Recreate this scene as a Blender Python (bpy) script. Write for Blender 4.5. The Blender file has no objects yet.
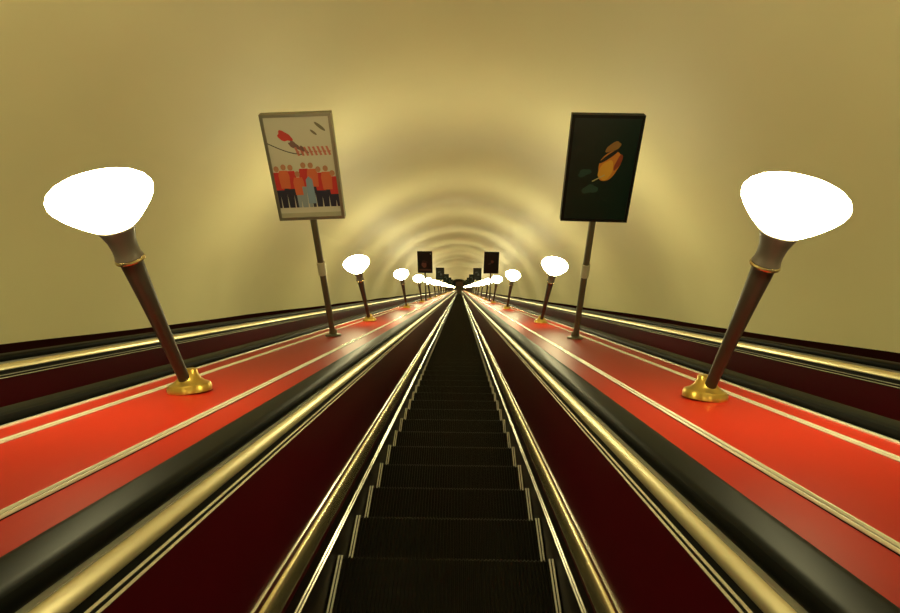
import bpy, bmesh, math, random
from mathutils import Vector, Matrix, Euler
random.seed(7)
D = bpy.data
C = bpy.context.scene.collection
SLOPE = math.radians(30)
CS, SN = math.cos(SLOPE), math.sin(SLOPE)
ROT = (-SLOPE, 0, 0)
def P(x, s, n):                      # incline frame (across, down the incline, off the incline) -> world
    return Vector((x, s*CS + n*SN, -s*SN + n*CS))

# ------------------------------------------------------------------ materials
def mat(name, col, rough=.5, metal=0., spec=.5, coat=0., emit=None, estr=0., bump=None, var=None, aniso=0.):
    m = D.materials.new(name); m.use_nodes = True
    nt = m.node_tree; b = nt.nodes['Principled BSDF']
    b.inputs['Base Color'].default_value = (*col, 1)
    b.inputs['Roughness'].default_value = rough
    b.inputs['Metallic'].default_value = metal
    b.inputs['Specular IOR Level'].default_value = spec
    b.inputs['Coat Weight'].default_value = coat
    b.inputs['Coat Roughness'].default_value = .08
    if emit:
        b.inputs['Emission Color'].default_value = (*emit, 1)
        b.inputs['Emission Strength'].default_value = estr
    tc = nt.nodes.new('ShaderNodeTexCoord')
    if var:                          # (scale xyz, amount) : slow colour variation of the thing itself
        mp = nt.nodes.new('ShaderNodeMapping'); mp.inputs['Scale'].default_value = var[0]
        nz = nt.nodes.new('ShaderNodeTexNoise'); nz.inputs['Scale'].default_value = 1; nz.inputs['Detail'].default_value = 4
        mx = nt.nodes.new('ShaderNodeMix'); mx.data_type = 'RGBA'
        a = var[1]
        mx.inputs['A'].default_value = (*[c*(1-a) for c in col], 1)
        mx.inputs['B'].default_value = (*[min(1, c*(1+a)) for c in col], 1)
        nt.links.new(tc.outputs['Object'], mp.inputs['Vector']); nt.links.new(mp.outputs[0], nz.inputs['Vector'])
        nt.links.new(nz.outputs['Fac'], mx.inputs['Factor']); nt.links.new(mx.outputs['Result'], b.inputs['Base Color'])
    if bump:                         # (scale xyz, strength, distance)
        mp = nt.nodes.new('ShaderNodeMapping'); mp.inputs['Scale'].default_value = bump[0]
        nz = nt.nodes.new('ShaderNodeTexNoise'); nz.inputs['Scale'].default_value = 1; nz.inputs['Detail'].default_value = 2
        bp = nt.nodes.new('ShaderNodeBump'); bp.inputs['Strength'].default_value = bump[1]; bp.inputs['Distance'].default_value = bump[2]
        nt.links.new(tc.outputs['Object'], mp.inputs['Vector']); nt.links.new(mp.outputs[0], nz.inputs['Vector'])
        nt.links.new(nz.outputs['Fac'], bp.inputs['Height']); nt.links.new(bp.outputs[0], b.inputs['Normal'])
    return m

LAMP = (1.0, .905, .47)
M = dict(
    vault=mat('vault_paint', (.82, .765, .47), .50, spec=.40, var=((.8, .45, .8), .10), bump=((1.0, .7, 1.0), .14, .03)),
    brass=mat('brushed_brass', (.86, .77, .50), .34, .9),
    bright=mat('polished_trim', (.95, .92, .80), .22, .6),
    tube=mat('brass_tube', (.86, .75, .44), .27, .92, bump=((2, 1.1, 2), .16, .010)),
    steel=mat('steel_trim', (.50, .50, .44), .28, 1),
    red=mat('red_laminate', (.37, .019, .008), .40, spec=.04, var=((1.5, .5, 1.5), .06), bump=((2, .8, 2), .08, .01)),
    wine=mat('wine_laminate', (.062, .0008, .0042), .32, spec=.22, var=((1, .35, 1), .25)),
    rubber=mat('black_rubber', (.007, .0075, .0065), .42, spec=.03),
    skirt=mat('dark_skirt', (.012, .009, .007), .35, spec=.12),
    step=mat('dark_cast_metal', (.010, .009, .007), .42, spec=.14),
    mark=mat('step_edge_metal', (.93, .90, .78), .4),
    ledge=mat('dark_brown_ledge', (.020, .005, .005), .6, spec=.0),
    globe=mat('lit_milk_glass', (.9, .87, .8), .3, emit=LAMP, estr=54),
    post=mat('dark_bronze', (.035, .026, .018), .42, .2),
    ring=mat('bronze_ring', (.55, .42, .2), .25, 1),
    foot=mat('brass_foot', (.62, .42, .09), .3, .9),
    pole=mat('grey_pole_paint', (.16, .145, .10), .4, .5),
    clamp=mat('pale_clamp', (.62, .60, .45), .4, .3),
    frame_grey=mat('silver_frame', (.30, .29, .22), .35, .6),
    frame_dark=mat('dark_frame', (.008, .008, .007), .45, spec=.15),
    floor=mat('landing_stone', (.20, .16, .11), .5, var=((2, 2, 2), .2)),
    concrete=mat('pit_concrete', (.12, .11, .09), .8),
    brown=mat('brown_panel', (.34, .20, .11), .5),
    dark=mat('dark_portal', (.03, .02, .015), .5),
)
def flat(name, col, rough=.45): return mat(name, col, rough, spec=.35)

# ------------------------------------------------------------------ mesh helpers
def link(name, bm, m, parent=None, smooth=False, rot=None, loc=None):
    bmesh.ops.recalc_face_normals(bm, faces=bm.faces)
    me = D.meshes.new(name); bm.to_mesh(me); bm.free()
    if smooth:
        for p in me.polygons: p.use_smooth = True
        if smooth != 'all': me.set_sharp_from_angle(angle=math.radians(35))
    me.materials.append(m)
    o = D.objects.new(name, me); C.objects.link(o)
    if parent: o.parent = parent
    if rot: o.rotation_euler = rot
    if loc: o.location = loc
    return o
def empty(name, label, cat, loc=(0,0,0), rot=(0,0,0), group=None):
    o = D.objects.new(name, None); C.objects.link(o)
    o.location = loc; o.rotation_euler = rot; o.empty_display_size = .1
    o['label'] = label; o['category'] = cat
    if group: o['group'] = group
    return o
def kind(o, k): o['kind'] = k; return o
def dup(root, loc, rot, label, group):
    r = root.copy(); C.objects.link(r); r.location = loc; r.rotation_euler = rot
    r['label'] = label; r['group'] = group
    for ch in list(root.children):
        c = ch.copy(); C.objects.link(c); c.parent = r
        for g in list(ch.children):
            d = g.copy(); C.objects.link(d); d.parent = c
    return r
def prof(bm, pts, s0, s1, closed=True):        # extrude an (x, n) outline along the incline
    a = [bm.verts.new((x, s0, n)) for x, n in pts]; b = [bm.verts.new((x, s1, n)) for x, n in pts]
    k = len(pts)
    for i in range(k if closed else k-1):
        j = (i+1) % k; bm.faces.new((a[i], a[j], b[j], b[i]))
    if closed: bm.faces.new(a); bm.faces.new(b)
    return bm
def box(bm, x0, x1, y0, y1, z0, z1):
    v = [bm.verts.new((x, y, z)) for x in (x0, x1) for y in (y0, y1) for z in (z0, z1)]
    for f in ((0,1,3,2),(4,6,7,5),(0,4,5,1),(2,3,7,6),(0,2,6,4),(1,5,7,3)): bm.faces.new([v[i] for i in f])
    return bm
def lathe(bm, pts, seg=28):                    # (radius, z) outline round z
    rings = []
    for r, z in pts:
        if r < 1e-6: rings.append([bm.verts.new((0, 0, z))])
        else: rings.append([bm.verts.new((r*math.cos(2*math.pi*i/seg), r*math.sin(2*math.pi*i/seg), z)) for i in range(seg)])
    for a, b in zip(rings, rings[1:]):
        for i in range(seg):
            j = (i+1) % seg
            vs = [a[i % len(a)], a[j % len(a)], b[j % len(b)], b[i % len(b)]]
            vs = list(dict.fromkeys(vs))
            if len(vs) > 2: bm.faces.new(vs)
    if len(rings[0]) > 1: bm.faces.new(rings[0])
    if len(rings[-1]) > 1: bm.faces.new(rings[-1])
    return bm
NB = bmesh.new

# ------------------------------------------------------------------ the setting
S0, S1 = -9.0, 128.0
R0, NC = 3.19, -.98
def vault(name, a0, a1, seg):
    bm = NB(); rows = []
    ns = int((S1-S0)/.35)
    for i in range(ns+1):
        s = S0 + (S1-S0)*i/ns
        w = .058*math.cos(2*math.pi*(s-12.4)/6.4) + .012*math.cos(2*math.pi*s/2.7+1)
        rows.append([bm.verts.new(((R0-w)*math.cos(a0+(a1-a0)*k/seg), s, NC+(R0-w)*math.sin(a0+(a1-a0)*k/seg))) for k in range(seg+1)])
    for r, q in zip(rows, rows[1:]):
        for k in range(seg): bm.faces.new((r[k], r[k+1], q[k+1], q[k]))
    return kind(link(name, bm, M['vault'], smooth='all', rot=ROT), 'structure')
rad = math.radians
vault('wall_right', rad(-18), rad(38), 22)
vault('ceiling', rad(38), rad(142), 40)
vault('wall_left', rad(142), rad(198), 22)
kind(link('floor', prof(NB(), [(-3.05,-1.86),(3.05,-1.86),(3.05,-1.76),(-3.05,-1.76)], S0, S1), M['concrete'], rot=ROT), 'structure')
# uphill end
bm = NB(); bm.faces.new([bm.verts.new((3.3*math.cos(rad(a)), S0+.02, NC+3.3*math.sin(rad(a)))) for a in range(0, 360, 8)])
kind(link('wall_back', bm, M['vault'], rot=ROT), 'structure')
# downhill end: landing, end wall with a dark portal
ep = P(0, 125.6, -1.29)
bm = box(NB(), -3.1, 3.1, ep.y, ep.y+9, ep.z-.3, ep.z)
kind(link('floor_landing', bm, M['floor']), 'structure')
y1 = ep.y+2.6
bm = NB()
hw, hh = 1.9, 1.9
arch = [(hw*math.cos(rad(a)), ep.z+hh+.55*math.sin(rad(a))) for a in range(0, 181, 12)]
outer = [(3.6*math.cos(rad(a)), ep.z+1.2+3.6*math.sin(rad(a))) for a in range(0, 181, 12)]
inn = [(hw, ep.z)]+arch+[(-hw, ep.z)]; out = [(3.6, ep.z)]+outer+[(-3.6, ep.z)]
for yy in (y1, y1+.25):
    vi = [bm.verts.new((x, yy, z)) for x, z in inn]; vo = [bm.verts.new((x, yy, z)) for x, z in out]
    for i in range(len(inn)-1): bm.faces.new((vi[i], vi[i+1], vo[i+1], vo[i]))
kind(link('wall_end', bm, M['vault']), 'structure')
bm = NB()
def archband(bm, pts, t, ya, yb):
    cx = 0; cz = ep.z+1.2
    o2 = [(x+math.copysign(t, x) if abs(x) > .01 else x, z+(t if z > ep.z+.01 else 0)) for x, z in pts]
    fr = []
    for yy in (ya, yb): fr.append(([bm.verts.new((x, yy, z)) for x, z in pts], [bm.verts.new((x, yy, z)) for x, z in o2]))
    n = len(pts)
    for i in range(n-1):
        (a, b), (c, d) = fr
        bm.faces.new((a[i], a[i+1], b[i+1], b[i])); bm.faces.new((c[i], c[i+1], d[i+1], d[i]))
        bm.faces.new((a[i], a[i+1], c[i+1], c[i])); bm.faces.new((b[i], b[i+1], d[i+1], d[i]))
archband(bm, inn, .28, y1-.12, y1)
kind(link('trim_3', bm, M['dark']), 'structure')
bm = box(NB(), -2.6, 2.6, y1+5.6, y1+5.8, ep.z, ep.z+3.2)
kind(link('wall_hall', bm, M['brown']), 'structure')
bt = empty('attendant_booth', 'small brown booth at the far foot of the central escalator', 'booth', (0, y1+1.1, ep.z))
link('body', box(NB(), -.8, .8, 0, 1.2, 0, 1.15), M['brown'], bt)
link('window', box(NB(), -.72, .72, .08, 1.12, 1.15, 1.95), flat('booth_glass', (.10, .085, .05), .15), bt)
link('roof', box(NB(), -.88, .88, -.06, 1.26, 1.95, 2.1), M['brown'], bt)

# ------------------------------------------------------------------ escalators
SE0, SE1 = -7.5, 125.6
PITCH = .4619
NOSE0 = 2.575
def step_bm(seg=54, full=True):
    # tread from the back (0,-.4) to the nose (0,0), then the riser; grooves run down the incline
    W = .519; bm = NB(); xs = []
    w = 2*.492/seg
    xs.append((-W, 0)); xs.append((-.492, 0))
    for i in range(seg):
        x = -.492+i*w
        xs += [(x+.02*w, -.007), (x+.46*w, -.007), (x+.48*w, 0), (x+.98*w, 0)]
    xs += [(.492, 0), (W, 0)]
    def row(y, z, ny, nz, k=1): return [bm.verts.new((x, y+ny*d*k, z+nz*d*k)) for x, d in xs]
    rows = [row(-.425, -.20, 0, 0), row(-.42, 0, 0, 1), row(-.012, 0, 0, 1), row(0, -.008, .5, .8), row(-.004, -.08, 1, 0), row(-.02, -.16, 1, 0), row(-.05, -.25, 1, 0)]
    for a, b in zip(rows, rows[1:]):
        for i in range(len(xs)-1): bm.faces.new((a[i], a[i+1], b[i+1], b[i]))
    bm.faces.new([r[0] for r in rows]); bm.faces.new([r[-1] for r in rows])
    return bm
def mark_bm(sx):
    bm = NB()
    for c in (.4965, .511):
        a, b = sx*(c-.0038), sx*(c+.0038)
        box(bm, min(a,b), max(a,b), -.405, -.002, 0, .006)
    return bm

def half(esc, sx, inward_only=False):
    """one balustrade of an escalator whose centre line is x = 0 in the parent; sx = side"""
    X = lambda pts: [(sx*x, n) for x, n in pts]
    link('skirt_panel', prof(NB(), X([(.524,-1.62),(.524,-1.165),(.535,-1.09),(.545,-1.09),(.545,-1.62)]), SE0, SE1), M['skirt'], esc)
    bm = NB()
    for n in (-1.192, -1.166): prof(bm, X([(.518,n-.003),(.518,n-.001),(.523,n+.003),(.53,n+.003),(.53,n-.003)]), SE0, SE1)
    link('skirt_trim', bm, M['bright'], esc)
    pts = [(.531,-.954),(.521,-.957),(.512,-.966),(.506,-.981),(.503,-1.0),(.503,-1.022),(.507,-1.042),(.516,-1.056),(.531,-1.062),(.545,-1.062),(.545,-.954)]
    link('brass_tube', prof(NB(), X(pts), SE0, SE1), M['tube'], esc, smooth=True)
    link('panel_trim', prof(NB(), X([(.517,-.922),(.517,-.920),(.521,-.916),(.53,-.916),(.53,-.922)]), SE0, SE1), M['bright'], esc)
    link('inner_panel', prof(NB(), X([(.525,-1.10),(.525,-.515),(.555,-.515),(.555,-1.10)]), SE0, SE1), M['wine'], esc)
    bm = NB()
    for n in (-.523, -.507): prof(bm, X([(.5165,n-.0026),(.5165,n-.001),(.520,n+.002),(.55,n+.002),(.55,n-.0026)]), SE0, SE1)
    link('trim_backing', prof(NB(), X([(.5205,-.530),(.5205,-.482),(.54,-.482),(.54,-.530)]), SE0, SE1), M['frame_dark'], esc)
    link('upper_trim', bm, M['bright'], esc)
    link('brass_band', prof(NB(), X([(.518,-.482),(.512,-.479),(.5115,-.474),(.517,-.461),(.524,-.450),(.529,-.446),(.55,-.446),(.55,-.482)]), SE0, SE1), M['brass'], esc, smooth=True)
    link('handrail_guide', prof(NB(), X([(.534,-.55),(.534,-.436),(.538,-.428),(.618,-.428),(.63,-.436),(.63,-.55)]), SE0, SE1), M['steel'], esc)
    bm = NB(); prof(bm, X([(.524,-.4425),(.524,-.4395),(.535,-.4365),(.535,-.4425)]), SE0, SE1)
    link('guide_line', bm, M['bright'], esc)
    hr = [(.540,-.436),(.530,-.434),(.5255,-.426),(.526,-.412),(.530,-.4035),(.538,-.399),(.55,-.3975),(.60,-.3975),(.612,-.399),(.621,-.4035),(.625,-.412),(.6255,-.426),(.621,-.434),(.61,-.436)]
    link('handrail', prof(NB(), X(hr), SE0, SE1), M['rubber'], esc, smooth=True)
def escalator(label, cx, steps):
    e = empty('escalator', label, 'escalator', P(cx, 0, 0), ROT)
    for sx in (-1, 1): half(e, sx)
    link('truss', prof(NB(), [(-.54,-1.755),(.54,-1.755),(.54,-1.62),(-.54,-1.62)], SE0, SE1), M['concrete'], e)
    if steps == 'full':
        me_step = None
        UP = Euler((SLOPE, 0, 0))
        first = link('step', step_bm(), M['step'], e, rot=UP, loc=(0, NOSE0, -1.29))
        ma = link('edge_strip', mark_bm(-1), M['mark'], first); mb = link('edge_strip', mark_bm(1), M['mark'], first)
        for k in range(1, 100):
            c = first.copy(); C.objects.link(c); c.parent = e; c.location = (0, NOSE0+k*PITCH, -1.29)
            for g in (ma, mb):
                d = g.copy(); C.objects.link(d); d.parent = c
        rng = [k for k in range(-20, 266) if k < 0 or k >= 100]
    else: rng = range(-20, 266)
    bm = NB()
    for k in rng:
        src = NB(); 
        W = .519
        pr = [(-.42,-.2),(-.42,0),(-.01,0),(0,-.01),(-.02,-.16),(-.05,-.25)]
        src.free()
        q = NOSE0+k*PITCH
        conv = [(q + y*CS - z*SN, -1.29 + y*SN + z*CS) for y, z in pr]
        a = [bm.verts.new((-W, s, n)) for s, n in conv]; b = [bm.verts.new((W, s, n)) for s, n in conv]
        for i in range(len(conv)): 
            j = (i+1) % len(conv); bm.faces.new((a[i], a[j], b[j], b[i]))
        bm.faces.new(a); bm.faces.new(b)
    kind(link('step_band', bm, M['step'], e), 'stuff')
    return e
CEN = 1.965
escalator('central escalator with black grooved steps running down between dark wine panels', 0, 'full')
escalator('left neighbouring escalator between the red divider and the left tunnel wall', -CEN, 'band')
escalator('right neighbouring escalator between the red divider and the right tunnel wall', CEN, 'band')

# ------------------------------------------------------------------ dividers
for sx, nm in ((-1, 'left'), (1, 'right')):
    d = empty('escalator_divider', f'glossy red divider deck with brass trims carrying the {nm} row of lamps', 'divider', P(sx*CEN/2, 0, 0), ROT)
    X = lambda pts: [(sx*(x-CEN/2), n) for x, n in pts]
    a, b = .652, CEN-.652
    link('deck_panel', prof(NB(), X([(.805,-.50),(.805,-.432),(CEN-.775,-.432),(CEN-.775,-.50)]), SE0, SE1), M['red'], d)
    link('side_strip', prof(NB(), X([(a,-.50),(a,-.434),(.79,-.434),(.79,-.50)]), SE0, SE1), M['red'], d)
    link('side_strip', prof(NB(), X([(CEN-.765,-.50),(CEN-.765,-.434),(b,-.434),(b,-.50)]), SE0, SE1), M['red'], d)
    for c in (.7975, CEN-.770):
        bm = NB()
        for o in (-.0088, .0088):
            prof(bm, X([(c+o-.0042,-.50),(c+o-.0042,-.430),(c+o-.002,-.426),(c+o+.002,-.426),(c+o+.0042,-.430),(c+o+.0042,-.50)]), SE0, SE1)
        dt = link('double_trim', bm, M['bright'], d)
        link('groove_strip', prof(NB(), X([(c-.014,-.50),(c-.014,-.4315),(c+.014,-.4315),(c+.014,-.50)]), SE0, SE1), M['frame_dark'], dt)
    for c in (a-.006, b+.006):
        bm = NB()
        prof(bm, X([(c-.006,-.55),(c-.006,-.430),(c-.003,-.426),(c+.003,-.426),(c+.006,-.430),(c+.006,-.55)]), SE0, SE1)
        link('edge_trim', bm, M['bright'], d)
    link('core', prof(NB(), X([(.66,-1.755),(.66,-.50),(CEN-.66,-.50),(CEN-.66,-1.755)]), SE0, SE1), M['concrete'], d)
    # wall-side ledge
    t = link('trim_%d' % (1 if sx < 0 else 2), prof(NB(), [(sx*x, n) for x, n in [(CEN+.632,-.56),(CEN+.632,-.431),(3.17,-.425),(3.17,-.56)]], SE0, SE1), M['ledge'], rot=ROT)
    kind(t, 'structure')

# ------------------------------------------------------------------ lamps
INC = (-SLOPE, 0, 0)                            # feet lie flush on the sloping deck
def make_lamp(label, grp):
    t = empty('globe_lamp', label, 'lamp', group=grp)
    g = [(0,.914),(.05,.912),(.092,.905),(.124,.893),(.147,.876),(.158,.857),(.159,.842),(.152,.822),(.137,.800),(.117,.778),(.095,.757),(.074,.739),(.055,.727)]
    link('glass_globe', lathe(NB(), g[::-1], 32), M['globe'], t, smooth='all')
    link('collar', lathe(NB(), [(.047,.616),(.043,.63),(.042,.65),(.045,.68),(.054,.708),(.061,.726),(.057,.733)]), M['post'], t, smooth=True)
    link('ring', lathe(NB(), [(.038,.600),(.048,.602),(.050,.607),(.048,.613),(.038,.617)]), M['ring'], t, smooth=True)
    link('post', lathe(NB(), [(.022,.03),(.022,.10),(.023,.15),(.026,.30),(.031,.45),(.038,.602)]), M['post'], t, smooth=True)
    link('foot', lathe(NB(), [(.085,.001),(.085,.020),(.080,.032),(.060,.042),(.045,.055),(.036,.075),(.034,.090),(.022,.095)]), M['foot'], t, smooth=True, rot=INC)
    return t
LB0, LSTEP, LC = 2.20, 4.80, 1.06
ordn = {0:'nearest and largest', 1:'second nearest', 2:'third nearest', 3:'fourth nearest'}
lamp0 = None
for side, sx in (('left', -1), ('right', 1)):
    grp = f'globe lamps along the {side} divider'
    for k in range(-1, 26):
        s = LB0+k*LSTEP
        if s > SE1-1: break
        loc = P(sx*{0:1.045,1:1.10}.get(k, 1.085), s, -.432); rot = (0, sx*rad(6.5 if k == 1 else 5.5), 0)
        if k in ordn:
            extra = {0:'nearer than the first poster board', 1:'beyond the first poster board', 2:'well short of the second poster board', 3:'right before the second poster board'}[k]
            lab = f'{ordn[k]} globe lamp on the {side} divider, {extra}'
        elif k < 0: lab = f'globe lamp on the {side} red divider, uphill behind the viewpoint'
        else: lab = f'small distant globe lamp on the {side} divider, beyond the second poster board'
        if lamp0 is None:
            lamp0 = make_lamp(lab, grp); lamp0.location = loc; lamp0.rotation_euler = rot
        else: dup(lamp0, loc, rot, lab, grp)

# ------------------------------------------------------------------ poster boards
cols = {}
def colm(c, rough=.5):
    if c not in cols: cols[c] = flat('print_%02d' % len(cols), c, rough)
    return cols[c]
BZ, BH, BW, BT = 1.12, .79, .50, .07          # bottom of board, height, width, thickness
def poly(bm, pts, y, t=.0012):
    a = [bm.verts.new((x, y, z)) for x, z in pts]; b = [bm.verts.new((x, y-t, z)) for x, z in pts]
    n = len(pts)
    for i in range(n):
        j = (i+1) % n; bm.faces.new((a[i], a[j], b[j], b[i]))
    bm.faces.new(b); bm.faces.new(a)
def blob(cx, cz, rx, rz, tilt=0, n=20, wob=0.0, seed=1):
    r = random.Random(seed); ph = r.random()*6
    out = []
    for i in range(n):
        t = 2*math.pi*i/n; k = 1+wob*math.sin(3*t+ph)+wob*.6*math.sin(5*t+2*ph)
        x, z = rx*k*math.cos(t), rz*k*math.sin(t)
        out.append((cx+x*math.cos(tilt)-z*math.sin(tilt), cz+x*math.sin(tilt)+z*math.cos(tilt)))
    return out
def board(label, grp, frame_m, bg, kind_):
    t = empty('poster_stand', label, 'poster board', group=grp)
    z0, z1 = BZ, BZ+BH
    link('pole', lathe(NB(), [(.026,.02),(.026,z0+.02)], 16), M['pole'], t, smooth=True)
    link('foot', lathe(NB(), [(.07,.001),(.07,.012),(.062,.018),(.036,.024),(.034,.06),(.026,.062)]), M['pole'], t, smooth=True, rot=INC)
    link('clamp', lathe(NB(), [(.026,.62),(.034,.622),(.034,.735),(.026,.737)], 16), M['clamp'], t, smooth=True)
    f = .022
    bm = NB()
    box(bm, -BW/2, BW/2, -.5*BT, .5*BT, z0, z0+f); box(bm, -BW/2, BW/2, -.5*BT, .5*BT, z1-f, z1)
    box(bm, -BW/2, -BW/2+f, -.5*BT, .5*BT, z0+f, z1-f); box(bm, BW/2-f, BW/2, -.5*BT, .5*BT, z0+f, z1-f)
    link('frame', bm, frame_m, t)
    pn = link('poster', box(NB(), -BW/2+f, BW/2-f, -.38*BT, .38*BT, z0+f, z1-f), bg, t)
    y = -.38*BT
    cz = (z0+z1)/2; zs = BH/.90
    def art(name, polys, m, lift=0):
        for p in polys:
            bm = NB(); poly(bm, [(x, cz+(z-cz)*zs) for x, z in p], y-.0003-lift); link(name, bm, m, pn)
    if kind_ == 'sport':
        art('red_emblem', [blob(-.10, cz+.275, .055, .035, -.6, wob=.15)], colm((.62,.06,.05)))
        art('grey_emblem', [blob(-.04, cz+.20, .05, .022, -.7, wob=.2, seed=3), blob(.02, cz+.165, .04, .015, -.7, wob=.2, seed=4)], colm((.22,.13,.12)))
        art('curved_line', [[(-.235+.24*u/10, cz+.235-.10*math.sin(u/10*1.5)-.006*(1 if 1 else 0)) for u in range(11)]+[(-.235+.24*u/10, cz+.222-.10*math.sin(u/10*1.5)) for u in range(10,-1,-1)]], colm((.02,.02,.02)))
        lets = []
        for i in range(8):                      # slanted blurred red lettering strokes
            x = -.045+i*.032
            lets.append([(x, cz+.185+.004*(i%2)), (x+.016, cz+.187), (x+.036, cz+.115), (x+.020, cz+.112)])
            lets.append([(x+.010, cz+.150), (x+.034, cz+.152), (x+.034, cz+.140), (x+.010, cz+.138)])
        art('letter_stroke', lets, colm((.60,.20,.15)))
        art('corner_mark', [blob(.16, cz+.345, .05, .012, -.8), blob(.11, cz+.30, .03, .009, -.8)], colm((.20,.18,.12)))
        rs = random.Random(5)
        shirts, heads, legs = [], [], []
        xs = [-.205,-.155,-.105,-.055,-.005,.055,.105,.155,.205]
        for i, x in enumerate(xs):
            h = cz-.02+rs.uniform(-.035,.045)
            shirts.append([(x-.034,h-.17),(x-.040,h-.06),(x-.030,h-.015),(x+.030,h-.015),(x+.040,h-.06),(x+.034,h-.17)])
            heads.append(blob(x+rs.uniform(-.006,.006), h+.014, .019, .025, n=14))
            legs.append([(x-.030,h-.17),(x+.030,h-.17),(x+.028,cz-.335),(x+.004,cz-.335),(x,h-.22),(x-.006,cz-.335),(x-.028,cz-.335)])
        art('trousers', legs[:3]+legs[5:], colm((.035,.035,.065)))
        art('trousers', legs[3:5], colm((.30,.36,.42)), .0016)
        art('shirt', shirts[0:9:2], colm((.60,.045,.045)), .0004)
        art('shirt', shirts[1:9:2], colm((.68,.16,.07)), .0012)
        art('blue_figure', [[(-.005,cz-.30),(.0,cz-.09),(.022,cz-.06),(.048,cz-.09),(.055,cz-.30)]], colm((.25,.36,.50)), .003)
        art('printed_face', heads, colm((.50,.24,.14)), .0024)
        art('footer_band', [[(-.235,cz-.425),(.235,cz-.425),(.235,cz-.385),(-.235,cz-.385)]], colm((.45,.44,.33)))
    elif kind_ == 'hand':
        art('orange_figure', [blob(.055, cz+.045, .072, .130, -.28, n=28, wob=.05, seed=2)], colm((.55,.20,.025)))
        art('yellow_patch', [blob(.035, cz+.005, .048, .085, -.25, n=22, wob=.06, seed=5)], colm((.66,.34,.035)), .0014)
        art('hair', [blob(.065, cz+.200, .060, .030, .65, n=20, wob=.1, seed=6)], colm((.26,.13,.03)), .0006)
        art('dark_band', [blob(.045, cz+.125, .088, .015, .75, n=20)], colm((.012,.012,.010)), .0028)
        art('red_shade', [blob(.115, cz+.075, .018, .070, -.3, n=18, wob=.08, seed=8)], colm((.25,.045,.015)), .0034)
        art('green_patch', [blob(-.115, cz-.02, .05, .028, .5, wob=.15, seed=9), blob(-.06, cz-.16, .06, .035, .2, wob=.15, seed=10)], colm((.02,.055,.042)))
        art('bright_stroke', [[(-.055,cz-.085),(.03,cz-.030),(.033,cz-.037),(-.050,cz-.093)]], colm((.45,.40,.18)), .003)
    elif kind_ == 'face':
        art('face', [blob(-.03, cz-.10, .085, .12, .1, n=24, wob=.06, seed=2)], colm((.13,.045,.04)))
        art('hair', [blob(-.01, cz+.03, .10, .05, -.2, n=20, wob=.1, seed=3)], colm((.035,.015,.014)), .0014)
        art('lower_print', [[(-.20,cz-.36),(.20,cz-.36),(.20,cz-.28),(-.20,cz-.28)]], colm((.09,.04,.03)))
        art('corner_mark', [blob(.19, cz+.37, .02, .012)], colm((.5,.45,.35)))
    elif kind_ == 'small_face':
        art('face', [blob(.03, cz+.06, .05, .065, .3, n=20, wob=.08, seed=4)], colm((.13,.035,.03)))
        art('shoulder', [blob(-.05, cz-.03, .07, .035, .5, n=20, wob=.1, seed=6)], colm((.05,.03,.03)), .0014)
    else:
        art('pale_print', [blob(-.05, cz+.15, .10, .05, .4, wob=.2, seed=11), blob(.06, cz-.03, .06, .10, .1, wob=.2, seed=12)], colm((.12,.15,.15)))
        art('lower_print', [[(-.16,cz-.33),(.12,cz-.33),(.12,cz-.24),(-.16,cz-.24)]], colm((.05,.07,.065)))
    return t
green = flat('poster_dark_green', (.006,.020,.015), .3)
blackp = flat('poster_black', (.010,.009,.009), .3)
slate = flat('poster_slate', (.025,.035,.035), .35)
far_g = flat('poster_far_green', (.012,.026,.018), .35)
BB0, BSTEP, BC = 4.80, 14.4, 1.06
def bpos(sx, k): return P(sx*((1.06 if sx < 0 else 1.075) if k == 0 else 1.12), BB0+k*BSTEP, -.432)
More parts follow.
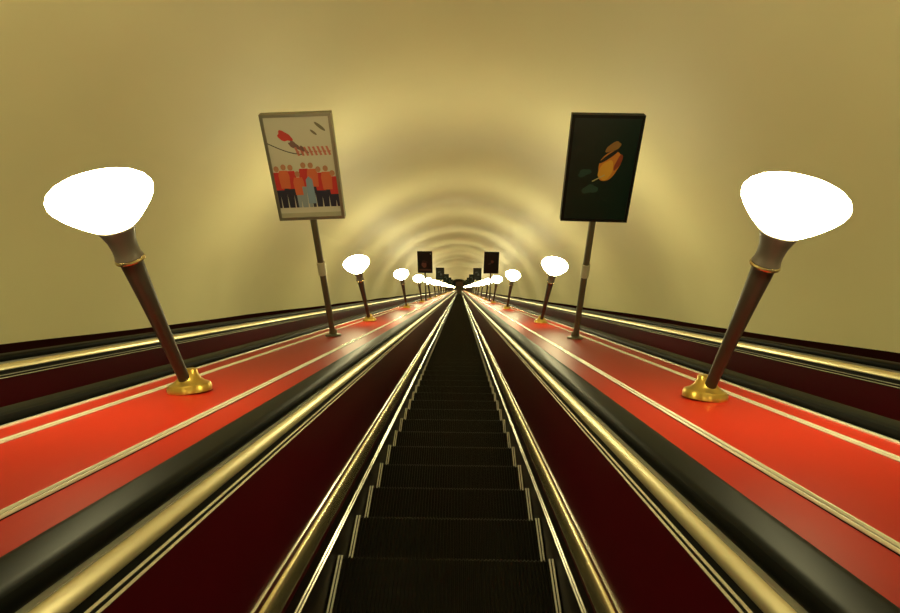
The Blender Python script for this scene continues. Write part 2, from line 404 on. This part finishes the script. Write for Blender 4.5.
def put(o, sx, k, tilt=0, yaw=0): o.location = bpos(sx, k); o.rotation_euler = (0, rad(tilt), rad(yaw)); return o
gl, gr = 'poster boards on the left divider', 'poster boards on the right divider'
put(board('white poster board with a crowd in red shirts, nearest on the left divider', gl, M['frame_grey'], flat('poster_white', (.64,.62,.52), .35), 'sport'), -1, 0, -1.5, 3)
put(board('dark green poster board with an orange figure, nearest on the right divider', gr, M['frame_dark'], green, 'hand'), 1, 0, 0, -3)
put(board('black poster board with a dim pinkish face, second on the left divider', gl, M['frame_dark'], blackp, 'face'), -1, 1)
put(board('black poster board with a tiny reddish face, second on the right divider', gr, M['frame_dark'], blackp, 'small_face'), 1, 1)
l3 = put(board('slate poster board with pale print, third on the left divider', gl, M['frame_dark'], slate, 'far'), -1, 2)
dup(l3, bpos(1, 2), (0,0,0), 'slate poster board with pale print, third on the right divider', gr)
l4 = put(board('tiny dark poster board in the distance on the left divider, beyond the third board', gl, M['frame_dark'], far_g, 'far'), -1, 3)
for k in range(3, 9):
    for sx in (-1, 1):
        if sx < 0 and k == 3: continue
        side = 'left' if sx < 0 else 'right'
        dup(l4, bpos(sx, k), (0,0,0), f'tiny dark poster board in the distance on the {side} divider, beyond the third board', gl if sx < 0 else gr)

# ------------------------------------------------------------------ camera, world, view
F = 545.0
cam = D.cameras.new('camera'); co = D.objects.new('camera', cam); C.objects.link(co)
cam.sensor_width = 36; cam.sensor_fit = 'HORIZONTAL'; cam.lens = F/900*36; cam.clip_start = .05; cam.clip_end = 400
pitch = SLOPE + math.atan(18/F); yaw = math.atan(9.4/F)/math.cos(SLOPE)
co.location = P(.053, 0, 0)
co.rotation_euler = (math.pi/2 - pitch, 0, yaw)
sc = bpy.context.scene; sc.camera = co
w = D.worlds.new('world'); sc.world = w; w.use_nodes = True
w.node_tree.nodes['Background'].inputs[0].default_value = (1, .85, .5, 1)
w.node_tree.nodes['Background'].inputs[1].default_value = .02
sc.view_settings.view_transform = 'Standard'; sc.view_settings.look = 'None'
sc.view_settings.exposure = 0; sc.view_settings.gamma = 1; sc.view_settings.use_curve_mapping = False
